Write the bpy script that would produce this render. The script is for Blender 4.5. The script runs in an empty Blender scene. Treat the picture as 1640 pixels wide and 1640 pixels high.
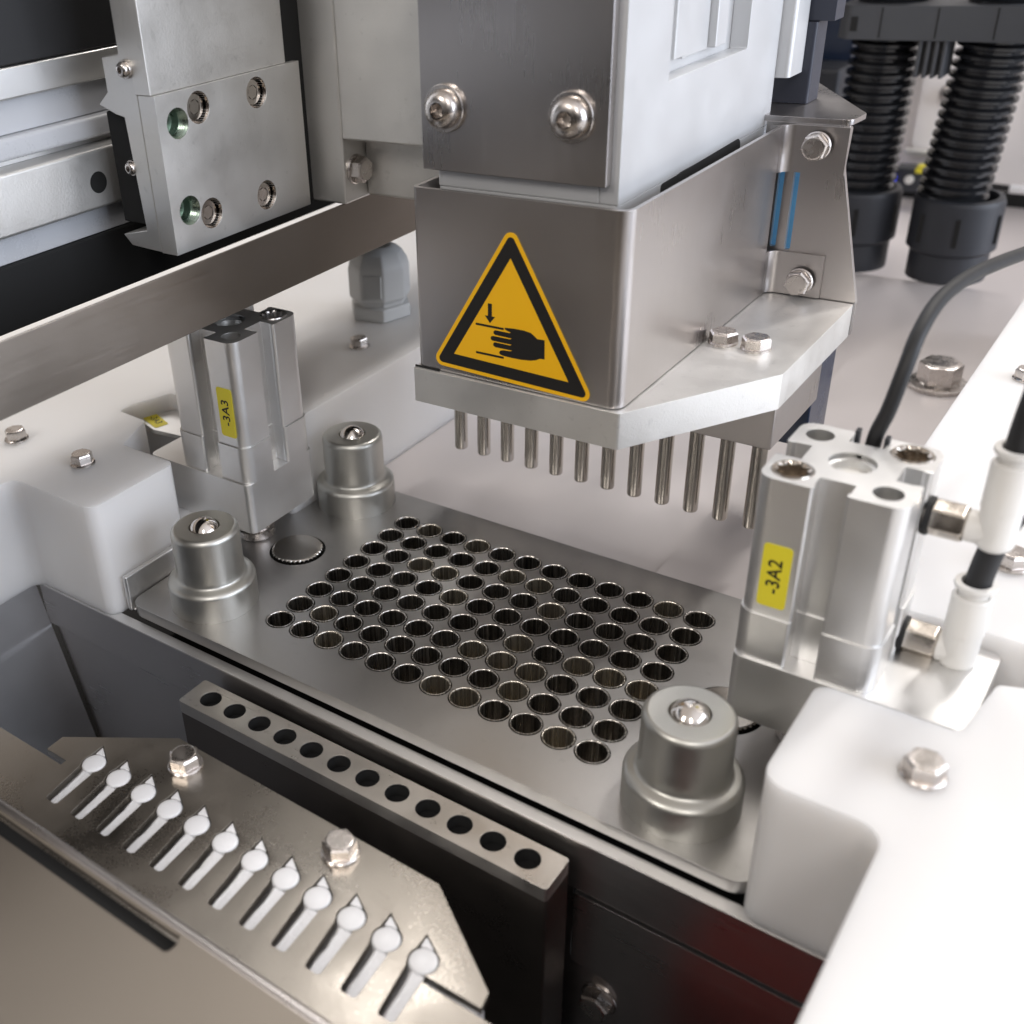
import bpy, bmesh, math, random
from mathutils import Vector, Matrix
from mathutils.geometry import tessellate_polygon
random.seed(7)
S = 0.001                      # everything below is written in millimetres
SC = bpy.context.scene
COL = SC.collection

# ------------------------------------------------------------------ camera
cam_d = bpy.data.cameras.new("camera")
cam = bpy.data.objects.new("camera", cam_d)
COL.objects.link(cam)
SC.camera = cam
Rw = [[0.7854369952185198, 0.6150774224409012, -0.06905426087910851],
      [0.26571374763480465, -0.4358496788315851, -0.8599018907877058],
      [-0.5590035159638714, 0.6570500908346801, -0.505766989110765]]
# rows: image right, image down, view direction
M = Matrix(((Rw[0][0], -Rw[1][0], -Rw[2][0], 183.8756 * S),
            (Rw[0][1], -Rw[1][1], -Rw[2][1], -181.6914 * S),
            (Rw[0][2], -Rw[1][2], -Rw[2][2], 183.9129 * S),
            (0, 0, 0, 1)))
cam.matrix_world = M
cam_d.sensor_width = 36
cam_d.lens = 36 * 1747.32 / 1640
cam_d.shift_x = (820 - 559.73) / 1640
cam_d.shift_y = (824.97 - 820) / 1640
cam_d.clip_start = 0.005
cam_d.clip_end = 20
cam_d.dof.use_dof = True
cam_d.dof.focus_distance = 0.308
cam_d.dof.aperture_fstop = 15.5

SC.render.resolution_x = 1024
SC.render.resolution_y = 1024
SC.view_settings.view_transform = 'Standard'
SC.view_settings.look = 'None'
SC.view_settings.exposure = -0.03
SC.view_settings.gamma = 1.0

# ------------------------------------------------------------------ world (machine hall around the bench)
W = bpy.data.worlds.new("World")
SC.world = W
W.use_nodes = True
nt = W.node_tree
for n in list(nt.nodes): nt.nodes.remove(n)
wo = nt.nodes.new('ShaderNodeOutputWorld')
bg = nt.nodes.new('ShaderNodeBackground')
nt.links.new(bg.outputs[0], wo.inputs[0])
tc = nt.nodes.new('ShaderNodeTexCoord')
sp = nt.nodes.new('ShaderNodeSeparateXYZ')
nt.links.new(tc.outputs['Generated'], sp.inputs[0])
def wramp(src, stops):
    r = nt.nodes.new('ShaderNodeValToRGB')
    mr = nt.nodes.new('ShaderNodeMapRange')
    mr.inputs[1].default_value = -1; mr.inputs[2].default_value = 1
    nt.links.new(src, mr.inputs[0]); nt.links.new(mr.outputs[0], r.inputs[0])
    e = r.color_ramp.elements
    e[0].position, e[0].color = stops[0][0], (*stops[0][1], 1)
    e[1].position, e[1].color = stops[-1][0], (*stops[-1][1], 1)
    for p, c in stops[1:-1]:
        q = e.new(p); q.color = (*c, 1)
    return r.outputs[0]
# height: dark below, mid walls, light ceiling
cz = wramp(sp.outputs[2], [(0.0, (.095, .09, .088)), (0.42, (.11, .104, .10)), (0.55, (.30, .292, .285)), (0.78, (.53, .52, .51)), (1.0, (.60, .59, .585))])
# side: the hall is darker behind the photographer (-Y) and bright towards +X / +Y
cx = wramp(sp.outputs[0], [(0.0, (.75, .7, .66)), (0.5, (.8, .78, .76)), (0.85, (1.5, 1.55, 1.68)), (1.0, (1.8, 1.9, 2.1))])
cy = wramp(sp.outputs[1], [(0.0, (.10, .085, .075)), (0.3, (.20, .18, .17)), (0.52, (1.0, .98, .96)), (1.0, (1.35, 1.3, 1.26))])
def wmul(a, b):
    m = nt.nodes.new('ShaderNodeMix'); m.data_type = 'RGBA'; m.blend_type = 'MULTIPLY'; m.inputs[0].default_value = 1
    m.clamp_result = False
    nt.links.new(a, m.inputs[6]); nt.links.new(b, m.inputs[7]); return m.outputs[2]
# the ceiling lights reach all round the hall, so the front/back difference fades with height
up = nt.nodes.new('ShaderNodeMapRange'); up.interpolation_type = 'SMOOTHSTEP'
up.inputs[1].default_value = 0.02; up.inputs[2].default_value = 0.55
nt.links.new(sp.outputs[2], up.inputs[0])
mc = nt.nodes.new('ShaderNodeMix'); mc.data_type = 'RGBA'
nt.links.new(up.outputs[0], mc.inputs[0]); nt.links.new(cy, mc.inputs[6]); mc.inputs[7].default_value = (1.15, 1.1, 1.06, 1)
nt.links.new(wmul(wmul(cz, cx), mc.outputs[2]), bg.inputs[0])
bg.inputs[1].default_value = 1.1

# ------------------------------------------------------------------ lamps
def area(name, loc, target, size, power, col, sy=None):
    l = bpy.data.lights.new(name, 'AREA')
    l.energy = power; l.color = col; l.size = size
    if sy: l.shape = 'RECTANGLE'; l.size_y = sy
    o = bpy.data.objects.new(name, l); COL.objects.link(o)
    o.location = loc
    o.rotation_euler = (Vector(target) - Vector(loc)).to_track_quat('-Z', 'Y').to_euler()
    return o
area("ceiling_light", (0.40, 1.35, 1.75), (0.08, 0.05, 0.0), 0.16, 14, (1.0, .96, .92), 0.5)
area("window_light", (2.3, 0.4, 0.55), (0.05, 0.1, 0.05), 2.4, 66, (.80, .87, 1.0), 1.6)
area("left_fill_light", (-0.7, 1.3, 1.7), (-0.05, 0.1, 0.0), 0.9, 28, (1.0, .965, .94), 0.9)  # added fill lamp that brightens the left side
area("front_fill_light", (-0.35, -1.4, 1.15), (0.05, 0.1, 0.0), 0.2, 8.5, (1.0, .95, .90), 0.6)  # low front pair, added as fill for the white front faces
area("front_fill_light", (0.85, -1.2, 1.15), (0.05, 0.1, 0.0), 0.2, 6.5, (1.0, .95, .90), 0.6)

# ------------------------------------------------------------------ materials
def N(nt, t, **k):
    n = nt.nodes.new(t)
    for a, b in k.items(): setattr(n, a, b)
    return n
def metal(name, col, rough, metallic=1.0, var=0.08, nscale=60, bump=0.02, brush=None, spots=0.0, colvar=0.06):
    m = bpy.data.materials.new(name); m.use_nodes = True
    t = m.node_tree; b = t.nodes['Principled BSDF']
    b.inputs['Metallic'].default_value = metallic
    co = N(t, 'ShaderNodeTexCoord'); mp = N(t, 'ShaderNodeMapping')
    t.links.new(co.outputs['Object'], mp.inputs[0])
    mp.inputs['Scale'].default_value = tuple(v * 1.0 for v in (brush or (1, 1, 1)))
    n1 = N(t, 'ShaderNodeTexNoise'); n1.inputs['Scale'].default_value = nscale; n1.inputs['Detail'].default_value = 6
    t.links.new((mp if brush and nscale > 400 else co).outputs[0 if (brush and nscale > 400) else 'Object'], n1.inputs[0])
    n2 = N(t, 'ShaderNodeTexNoise'); n2.inputs['Scale'].default_value = 1500 if not brush else 900; n2.inputs['Detail'].default_value = 3
    t.links.new(mp.outputs[0], n2.inputs[0])
    r = N(t, 'ShaderNodeMapRange'); r.inputs[3].default_value = max(.02, rough - var); r.inputs[4].default_value = rough + var
    r.inputs[1].default_value = .3; r.inputs[2].default_value = .7
    mx = N(t, 'ShaderNodeMath', operation='ADD'); t.links.new(n1.outputs[0], mx.inputs[0])
    m2 = N(t, 'ShaderNodeMath', operation='MULTIPLY_ADD'); t.links.new(n2.outputs[0], m2.inputs[0]); m2.inputs[1].default_value = .35; m2.inputs[2].default_value = -.175
    t.links.new(m2.outputs[0], mx.inputs[1]); t.links.new(mx.outputs[0], r.inputs[0]); t.links.new(r.outputs[0], b.inputs['Roughness'])
    cr = N(t, 'ShaderNodeMix', data_type='RGBA'); t.links.new(n1.outputs[0], cr.inputs[0])
    cr.inputs[6].default_value = (*[c * (1 - colvar) for c in col], 1); cr.inputs[7].default_value = (*[min(1, c * (1 + colvar)) for c in col], 1)
    out = cr.outputs[2]
    if spots:
        n3 = N(t, 'ShaderNodeTexNoise'); n3.inputs['Scale'].default_value = 420; n3.inputs['Detail'].default_value = 4
        t.links.new(co.outputs['Object'], n3.inputs[0])
        r3 = N(t, 'ShaderNodeMapRange'); r3.inputs[1].default_value = .63; r3.inputs[2].default_value = .74; r3.inputs[4].default_value = spots
        t.links.new(n3.outputs[0], r3.inputs[0])
        c3 = N(t, 'ShaderNodeMix', data_type='RGBA'); t.links.new(r3.outputs[0], c3.inputs[0]); t.links.new(out, c3.inputs[6])
        c3.inputs[7].default_value = (*[c * .55 for c in col], 1); out = c3.outputs[2]
    t.links.new(out, b.inputs['Base Color'])
    bp = N(t, 'ShaderNodeBump'); bp.inputs['Strength'].default_value = bump; bp.inputs['Distance'].default_value = .0004
    t.links.new(n2.outputs[0], bp.inputs['Height']); t.links.new(bp.outputs[0], b.inputs['Normal'])
    return m
def plastic(name, col, rough, sss=0.0, var=.05, nscale=90, bump=.02, coat=0, colvar=.04):
    m = metal(name, col, rough, 0.0, var, nscale, bump, colvar=colvar)
    b = m.node_tree.nodes['Principled BSDF']
    if sss:
        b.inputs['Subsurface Weight'].default_value = sss
        b.inputs['Subsurface Radius'].default_value = (1.0, .95, .9)
        b.inputs['Subsurface Scale'].default_value = .014
    if coat: b.inputs['Coat Weight'].default_value = coat
    return m
def flat(name, col, rough=.6, emit=0):
    m = bpy.data.materials.new(name); m.use_nodes = True
    b = m.node_tree.nodes['Principled BSDF']
    b.inputs['Base Color'].default_value = (*col, 1); b.inputs['Roughness'].default_value = rough
    if emit:
        b.inputs['Emission Color'].default_value = (*col, 1); b.inputs['Emission Strength'].default_value = emit
    return m
MT = dict(
    plate=metal('ground_steel', (.46, .45, .44), .38, var=.05, nscale=35, brush=(.12, 1, 1), bump=.03, spots=.12),
    sheet=metal('brushed_sheet_steel', (.49, .465, .455), .30, var=.045, nscale=30, brush=(1, 1, .05), bump=.012, colvar=.07),
    sheet_dark=metal('old_sheet_steel', (.40, .375, .35), .33, var=.09, nscale=30, bump=.05, spots=.35, colvar=.12),
    beam=metal('rolled_steel', (.27, .24, .21), .38, var=.07, nscale=22, brush=(1, .06, 1), bump=.05, colvar=.10),
    alu=metal('anodised_aluminium', (.76, .755, .745), .42, var=.04, nscale=80, bump=.06),
    alu_light=metal('milled_aluminium', (.70, .69, .665), .42, metallic=.8, var=.08, nscale=70, bump=.10, spots=.22, colvar=.09),
    alu_satin=metal('satin_aluminium', (.62, .625, .63), .5, metallic=.55, var=.04, nscale=70, bump=.03),
    champagne=metal('nickel_plated_post', (.54, .535, .50), .40, var=.03, nscale=120, bump=.05),
    pin=metal('polished_pin_steel', (.52, .49, .45), .20, var=.04, nscale=200, bump=.02),
    bush=metal('reamed_bushing_steel', (.50, .475, .44), .24, var=.08, nscale=1500, brush=(1, 1, .02), bump=.25, colvar=.6),
    bush_bright=metal('pale_bushing_steel', (.60, .55, .48), .25, metallic=.97, var=.09, nscale=1100, brush=(1, 1, .015), bump=.6, colvar=.7),  # paler, streakier bushing metal for the listed holes
    chrome=metal('polished_ball_steel', (.72, .68, .64), .12, var=.03, nscale=200, bump=.0),
    bolt=metal('stainless_bolt', (.60, .56, .53), .28, var=.08, nscale=300, bump=.04, spots=.2),
    brass=metal('nickel_brass', (.58, .53, .47), .2, var=.06, nscale=300, bump=.03),
    panel=metal('dark_panel_steel', (.56, .54, .53), .32, var=.06, nscale=25, brush=(.05, 1, 1), bump=.05),
    chute=metal('chute_steel', (.52, .515, .52), .40, var=.06, nscale=20, bump=.05, colvar=.1),
    bar=metal('burnished_bar_steel', (.56, .53, .49), .36, var=.1, nscale=90, bump=.08, spots=.45, colvar=.14),
    bardark=metal('shaded_bar_side', (.16, .14, .125), .34, var=.08, nscale=60, bump=.06, colvar=.12),  # shade on the bar's side is put into this darker colour
    raw=metal('scratched_sheet_steel', (.40, .37, .33), .31, var=.10, nscale=45, bump=.08, spots=.16, colvar=.16),
    cover=metal('tan_bead_blasted_steel', (.27, .24, .205), .5, var=.04, nscale=18, bump=.03, colvar=.07),
    white=plastic('white_polyethylene', (.72, .71, .70), .42, sss=.8, nscale=30, bump=.02, colvar=.015),
    bed=metal('bright_bed_sheet', (.60, .56, .55), .38, metallic=.25, var=.06, nscale=16, bump=.02, colvar=.05),
    plug=plastic('white_plastic_tube', (.83, .83, .84), .3, sss=.2, colvar=.02),
    glossy=plastic('clear_white_insert', (.86, .86, .87), .15, sss=.2, bump=.5, colvar=.03),
    fit=plastic('ivory_fitting_plastic', (.72, .70, .66), .35, sss=.1, colvar=.02),
    grey=plastic('grey_gland_plastic', (.52, .53, .53), .45, colvar=.03),
    hose=plastic('black_hose_plastic', (.012, .013, .015), .22, colvar=.1),
    blackp=plastic('black_moulded_plastic', (.022, .024, .03), .5, bump=.06, colvar=.1),
    greyp=plastic('dark_grey_moulded_plastic', (.055, .058, .065), .55, bump=.06, colvar=.1),
    rubber=plastic('black_rubber', (.010, .010, .011), .55),
    black=flat('matt_black', (.006, .006, .006), .8),
    yellow=plastic('yellow_label_vinyl', (.72, .62, .03), .45, colvar=.03),
    amber=plastic('amber_sign_vinyl', (.86, .46, .006), .42, nscale=40, bump=0, colvar=.02),
    ink=flat('black_ink', (.008, .007, .006), .5),
    blue=plastic('glossy_blue_panel', (.22, .58, 1.0), .3, colvar=.15),
    navy=plastic('navy_blue_casing', (.008, .018, .045), .25),
    thread=metal('threaded_bore', (.30, .37, .31), .3, var=.1, nscale=300, bump=.05, colvar=.3),
    band=plastic('pale_cover_band', (.50, .51, .53), .3, colvar=.04),
    slate=plastic('slate_blue_casing', (.030, .034, .05), .4),
    green=plastic('green_thread_sealant', (.03, .10, .045), .3),
    led=flat('blue_status_lamp', (.03, .06, 1.0), .4, 1.5),
    red=plastic('red_reflector_paint', (.34, .04, .035), .5),
    wall=metal('cabinet_wall_steel', (.88, .84, .82), .5, metallic=.1, var=.05, nscale=12, bump=.02, colvar=.06),
)

# ------------------------------------------------------------------ object helpers
ORG = {}
def thing(name, label, cat, loc=(0, 0, 0), group=None, kind=None):
    o = bpy.data.objects.new(name, None); COL.objects.link(o)
    o.empty_display_size = .01
    o.location = Vector(loc) * S
    ORG[o.name] = Vector(loc)
    tag(o, label, cat, group, kind)
    return o
def tag(o, label=None, cat=None, group=None, kind=None):
    if label: o['label'] = label
    if cat: o['category'] = cat
    if group: o['group'] = group
    if kind: o['kind'] = kind
    return o
def obj(name, bm, mat, parent=None, bevel=0, sharp=35, seg=2, local=False, label=None):
    """link bm (in mm, world coordinates unless local) as one mesh object"""
    bmesh.ops.recalc_face_normals(bm, faces=bm.faces)
    off = Vector((0, 0, 0))
    if parent is not None:
        off = ORG[parent.name]
    if local: off = Vector((0, 0, 0))
    bm.transform(Matrix.Scale(S, 4) @ Matrix.Translation(-off))
    me = bpy.data.meshes.new(name)
    bm.to_mesh(me); bm.free()
    mats = mat if isinstance(mat, (list, tuple)) else [mat]
    for m_ in mats: me.materials.append(MT[m_])
    for p in me.polygons: p.use_smooth = True
    o = bpy.data.objects.new(name, me); COL.objects.link(o)
    if bevel:
        b = o.modifiers.new('bevel', 'BEVEL'); b.width = bevel * S; b.segments = seg
        b.limit_method = 'ANGLE'; b.angle_limit = math.radians(32); b.harden_normals = False
        b.use_clamp_overlap = True
    else:
        me.set_sharp_from_angle(angle=math.radians(sharp))
    w = o.modifiers.new('normals', 'WEIGHTED_NORMAL'); w.mode = 'FACE_AREA'; w.weight = 80; w.keep_sharp = True
    if parent is not None:
        o.parent = parent
        ORG[o.name] = ORG[parent.name]
    else:
        ORG[o.name] = Vector((0, 0, 0))
    if label: o['label'] = label
    return o
def tree_copy(o, loc, label=None):
    def cp(a, par):
        c = a.copy(); COL.objects.link(c); c.parent = par
        for ch in [x for x in bpy.data.objects if x.parent == a]:
            cp(ch, c)
        return c
    r = cp(o, None); r.location = Vector(loc) * S
    ORG[r.name] = Vector(loc)
    if label: r['label'] = label
    return r

def BM(): return bmesh.new()
def box(bm, x0, x1, y0, y1, z0, z1):
    v = [bm.verts.new((x, y, z)) for z in (z0, z1) for y in (y0, y1) for x in (x0, x1)]
    for f in ((0, 1, 3, 2), (4, 6, 7, 5), (0, 4, 5, 1), (2, 3, 7, 6), (0, 2, 6, 4), (1, 5, 7, 3)):
        bm.faces.new([v[i] for i in f])
    return bm
def AX(axis):
    # maps local (a,b,h) -> world for prisms along an axis
    return {'z': lambda a, b, h: (a, b, h), 'y': lambda a, b, h: (a, h, b), 'x': lambda a, b, h: (h, a, b)}[axis]
def prism(bm, outer, h0, h1, axis='z', holes=()):
    f = AX(axis)
    loops = [outer] + list(holes)
    tri = tessellate_polygon([[Vector((a, b, 0)) for a, b in L] for L in loops]) if (holes or len(outer) > 4) else None
    allp = [p for L in loops for p in L]
    lo = [bm.verts.new(f(a, b, h0)) for a, b in allp]
    hi = [bm.verts.new(f(a, b, h1)) for a, b in allp]
    if tri:
        for t in tri:
            try:
                bm.faces.new([lo[i] for i in t]); bm.faces.new([hi[i] for i in t])
            except ValueError: pass
    else:
        bm.faces.new(lo); bm.faces.new(hi)
    k = 0
    for L in loops:
        n = len(L)
        for i in range(n):
            j = (i + 1) % n
            bm.faces.new([lo[k + i], lo[k + j], hi[k + j], hi[k + i]])
        k += n
    return bm
def circ(cx, cy, r, n=32, a0=0, a1=360):
    full = abs(a1 - a0) >= 360
    m = n if full else n + 1
    return [(cx + r * math.cos(math.radians(a0 + (a1 - a0) * i / n)), cy + r * math.sin(math.radians(a0 + (a1 - a0) * i / n))) for i in range(m)]
def rounded(pts, radii, n=6):
    """round the corners of a polygon; radii: one number or one per corner"""
    out = []
    L = len(pts)
    if not isinstance(radii, (list, tuple)): radii = [radii] * L
    for i in range(L):
        p = Vector(pts[i]); a = Vector(pts[i - 1]); b = Vector(pts[(i + 1) % L]); r = radii[i]
        if r <= 0: out.append(tuple(p)); continue
        u = (a - p).normalized(); v = (b - p).normalized()
        ang = u.angle(v); d = r / math.tan(ang / 2)
        c = p + (u + v).normalized() * (r / math.sin(ang / 2))
        s = p + u * d - c; e = p + v * d - c
        a0 = math.atan2(s.y, s.x); a1 = math.atan2(e.y, e.x)
        while a1 - a0 > math.pi: a1 -= 2 * math.pi
        while a1 - a0 < -math.pi: a1 += 2 * math.pi
        for k in range(n + 1):
            t = a0 + (a1 - a0) * k / n
            out.append((c.x + r * math.cos(t), c.y + r * math.sin(t)))
    return out
def rrect(x0, x1, y0, y1, r, n=6):
    return rounded([(x0, y0), (x1, y0), (x1, y1), (x0, y1)], r, n)
def lathe(bm, prof, c=(0, 0, 0), axis='z', n=48, sgn=1, mi=0):
    """profile [(r,h)], open or closing on the axis"""
    rings = []
    for r, h in prof:
        if r < 1e-6:
            a = [(0, 0)]
        else:
            a = [(r * math.cos(2 * math.pi * i / n), r * math.sin(2 * math.pi * i / n)) for i in range(n)]
        R = []
        for p, q in a:
            h_ = h * sgn
            v = {'z': (p, q, h_), 'x': (h_, p, q), 'y': (p, h_, q)}[axis]
            R.append(bm.verts.new((v[0] + c[0], v[1] + c[1], v[2] + c[2])))
        rings.append(R)
    for A, B in zip(rings, rings[1:]):
        if len(A) == 1 and len(B) == 1: continue
        for i in range(n):
            j = (i + 1) % n
            if len(A) == 1: f = bm.faces.new([A[0], B[i], B[j]])
            elif len(B) == 1: f = bm.faces.new([A[i], A[j], B[0]])
            else: f = bm.faces.new([A[i], A[j], B[j], B[i]])
            f.material_index = mi
    return bm
def tube(bm, pts, rad, n=20, cap=True):
    """swept tube; rad number or list"""
    P = [Vector(p) for p in pts]
    if not isinstance(rad, (list, tuple)): rad = [rad] * len(P)
    up = Vector((0.3, 0.9, 0.1)).normalized(); rings = []
    for i, p in enumerate(P):
        t = (P[min(i + 1, len(P) - 1)] - P[max(i - 1, 0)]).normalized()
        x = t.cross(up).normalized(); y = t.cross(x).normalized()
        rings.append([bm.verts.new(p + (x * math.cos(2 * math.pi * k / n) + y * math.sin(2 * math.pi * k / n)) * rad[i]) for k in range(n)])
    for A, B in zip(rings, rings[1:]):
        for i in range(n):
            j = (i + 1) % n
            bm.faces.new([A[i], A[j], B[j], B[i]])
    if cap:
        bm.faces.new(rings[0]); bm.faces.new(rings[-1])
    return bm
def smooth_path(pts, n=12):
    P = [Vector(p) for p in pts]; out = []
    for i in range(len(P) - 1):
        a, b, c, d = P[max(i - 1, 0)], P[i], P[i + 1], P[min(i + 2, len(P) - 1)]
        for k in range(n):
            t = k / n
            out.append(.5 * ((2 * b) + (c - a) * t + (2 * a - 5 * b + 4 * c - d) * t * t + (3 * b - a - 3 * c + d) * t ** 3))
    out.append(P[-1]); return out
def hexprism(bm, c, af, h0, h1, axis='z', rot=0, sgn=1, cham=True):
    R = af / math.sqrt(3)
    f = AX(axis)
    def ring(r, h, circ_=False):
        vs = []
        for i in range(6):
            a = math.radians(60 * i + rot)
            p = f(r * math.cos(a), r * math.sin(a), 0); q = f(0, 0, h * sgn)
            vs.append(bm.verts.new((c[0] + p[0] + q[0], c[1] + p[1] + q[1], c[2] + p[2] + q[2])))
        return vs
    hs = [(R, h0), (R, h1 - .55 * (1 if cham else 0)), (R * .88 if cham else R, h1)]
    if not cham: hs = [(R, h0), (R, h1)]
    rs = [ring(r, h) for r, h in hs]
    for A, B in zip(rs, rs[1:]):
        for i in range(6):
            bm.faces.new([A[i], A[(i + 1) % 6], B[(i + 1) % 6], B[i]])
    bm.faces.new(rs[0]); bm.faces.new(rs[-1])
    return bm
def hexbolt(c, af, axis='z', sgn=1, rot=10, flange=None, hh=None):
    """hex head with a pressed round face and a flange/washer under it"""
    bm = BM(); af *= 1.08; hh = hh or af * .46; fl = (flange or af * .62) * 1.05
    lathe(bm, [(0, 0), (fl, 0), (fl, .45), (fl * .93, .75), (af * .5, .8)], c, axis, 36, sgn)
    hexprism(bm, c, af, .7, .8 + hh, axis, rot, sgn)
    lathe(bm, [(af * .47, .8 + hh - .02), (af * .43, .8 + hh + .12), (af * .40, .8 + hh + .14), (0, .8 + hh + .10)], c, axis, 30, sgn)
    return bm
def buttonhead(c, r, axis='y', sgn=-1):
    bm = BM(); k = r * .42; d = r * .55
    lathe(bm, [(0, 0), (r * 1.22, 0), (r * 1.22, .9), (r * 1.18, 1.1), (r * .95, 1.1)], c, axis, 40, sgn)
    prof = [(r, 1.0), (r, 1.5)] + [(k + (r - k) * math.cos(a), 1.5 + d * math.sin(a)) for a in [math.radians(x) for x in (15, 30, 45, 60, 75, 90)]]
    lathe(bm, prof, c, axis, 40, sgn)
    # hexagon socket
    f = AX(axis); R = k * .98; h1 = 1.5 + d
    def ring(rr, h, n=6):
        o = []
        for i in range(n):
            a = math.radians(360 / n * i + 20)
            p = f(rr * math.cos(a), rr * math.sin(a), 0); q = f(0, 0, h * sgn)
            o.append(bm.verts.new(tuple(c[j] + p[j] + q[j] for j in range(3))))
        return o
    A = ring(R, h1 + .01); B = ring(R, 1.3); C_ = ring(R * .55, 1.1)
    for X, Y in ((A, B), (B, C_)):
        for i in range(6): bm.faces.new([X[i], X[(i + 1) % 6], Y[(i + 1) % 6], Y[i]])
    bm.faces.new(C_)
    return bm
def socketscrew(c, r, axis='x', sgn=1, depth=1.6):
    """cap screw sunk in a bored hole: returns (ring+screw) bmesh whose top sits 'depth' under the surface"""
    bm = BM(); k = r * .5
    lathe(bm, [(0, -depth - 1.2), (k, -depth - 1.2), (k, -depth), (r * .92, -depth), (r, -depth - .3), (r, -depth - 2)], c, axis, 30, sgn)
    return bm
def bore(r, depth, c, axis, sgn=1):
    """lined hole: chamfered rim and wall going into a face"""
    bm = BM()
    lathe(bm, [(r * 1.16, .03), (r, -.35), (r, -depth), (0, -depth)], c, axis, 30, sgn)
    return bm
def text_bm(s, size, origin, ux, uy, bold=.0):
    """flat lettering as a mesh: origin and the two in-plane unit vectors"""
    cu = bpy.data.curves.new('lettering', 'FONT'); cu.body = s; cu.size = size; cu.align_x = 'CENTER'; cu.align_y = 'CENTER'
    cu.offset = bold; cu.space_character = 1.05
    to = bpy.data.objects.new('lettering', cu); COL.objects.link(to)
    dg = bpy.context.evaluated_depsgraph_get()
    me = bpy.data.meshes.new_from_object(to.evaluated_get(dg))
    bpy.data.objects.remove(to)
    bm = BM(); bm.from_mesh(me); bpy.data.meshes.remove(me)
    ux = Vector(ux); uy = Vector(uy); uz = ux.cross(uy); o = Vector(origin)
    for v in bm.verts: v.co = o + ux * v.co.x + uy * v.co.y + uz * v.co.z
    return bm

# ================================================================== SETTING
# bright bed sheet behind the hole plate, dark well under it
bm = BM(); prism(bm, [(-36, 79.5), (134, 79.5), (134, 384), (-36, 384)], -7, -5)
o = obj('floor', bm, 'bed'); tag(o, kind='structure')
bm = BM(); box(bm, -400, 420, 384.5, 640, -24, -22)
o = obj('rear_floor', bm, 'bed'); tag(o, kind='structure')
bm = BM(); box(bm, -400, 420, -300, 640, -150, -148)
o = obj('base_floor', bm, 'black'); tag(o, kind='structure')

# ================================================================== HOLE PLATE
HP = thing('perforated_plate', 'flat grey steel plate with ninety-six round holes in rows', 'perforated plate', (49.5, 30, -3.6))
bm = BM(); n = 8
ext = [(-4.5, 103.5), (-4.5, 67.5)]
outer = rrect(-44.8, 144, -18.4, 78.4, 5)
for z in (0, -3.6):
    # frame round the hole field
    tt = [4.5 * math.tan(math.radians(11.25 * k)) for k in range(-4, 4)]
    loop = [(9 * i + q, -4.5) for i in range(12) for q in tt] + [(103.5, 9 * j + q) for j in range(8) for q in tt]
    loop += [(9 * i - q, 67.5) for i in range(11, -1, -1) for q in tt] + [(-4.5, 9 * j - q) for j in range(7, -1, -1) for q in tt]
    pl = rounded([(-28.8, 31.4)], 0) if False else None
    hl = [circ(-20.2, 31.4, 9.0, 40), circ(119.2, 31.4, 9.0, 40)]
    loops = [outer, loop] + hl
    allp = [p for L in loops for p in L]
    vs = [bm.verts.new((a, b, z)) for a, b in allp]
    for t in tessellate_polygon([[Vector((a, b, 0)) for a, b in L] for L in loops]):
        bm.faces.new([vs[i] for i in t])
    for i in range(12):
        for j in range(8):
            cx_, cy_ = 9 * i, 9 * j
            cir = [bm.verts.new((cx_ + 4.36 * math.cos(math.radians(11.25 * k)), cy_ + 4.36 * math.sin(math.radians(11.25 * k)), z)) for k in range(32)]
            sq = []
            for k in range(32):
                a = math.radians(11.25 * k); c_, s_ = math.cos(a), math.sin(a); m_ = 4.5 / max(abs(c_), abs(s_))
                sq.append(bm.verts.new((cx_ + c_ * m_, cy_ + s_ * m_, z)))
            for k in range(32):
                l = (k + 1) % 32
                bm.faces.new([cir[k], cir[l], sq[l], sq[k]])
m_ = len(outer)
A = [bm.verts.new((a, b, 0)) for a, b in outer]; B = [bm.verts.new((a, b, -3.6)) for a, b in outer]
for i in range(m_): bm.faces.new([A[i], A[(i + 1) % m_], B[(i + 1) % m_], B[i]])
bmesh.ops.remove_doubles(bm, verts=bm.verts, dist=.0005)
for cx_ in (-20.2, 119.2): lathe(bm, [(9.0, 0), (9.0, -3.6)], (cx_, 31.4, 0), 'z', 40)
obj('plate', bm, 'plate', HP, bevel=.08)
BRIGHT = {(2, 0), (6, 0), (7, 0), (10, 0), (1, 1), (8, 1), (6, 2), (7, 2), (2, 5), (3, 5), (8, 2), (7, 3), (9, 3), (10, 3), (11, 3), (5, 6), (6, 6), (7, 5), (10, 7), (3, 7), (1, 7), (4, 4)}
bush = None
for i in range(12):
    for j in range(8):
        if bush is None:
            bm = BM()
            lathe(bm, [(4.06, -.9), (4.06, .12), (4.0, .24), (3.86, .26), (3.74, .18), (3.6, -.15), (3.56, -.7), (3.56, -14.5), (0, -14.6)], (0, 0, 0), 'z', 40)
            bush = obj('bushing', bm, 'bush', local=True, sharp=50); bush.parent = HP
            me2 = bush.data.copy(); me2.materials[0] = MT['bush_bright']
            bush.location = (Vector((0, 0, 0)) - ORG[HP.name]) * S
        else:
            c = bush.copy(); COL.objects.link(c)
            c.location = (Vector((9 * i, 9 * j, 0)) - ORG[HP.name]) * S
            c.rotation_euler = (0, 0, random.uniform(0, 6.28))
            if (i, j) in BRIGHT: c.data = me2
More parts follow.
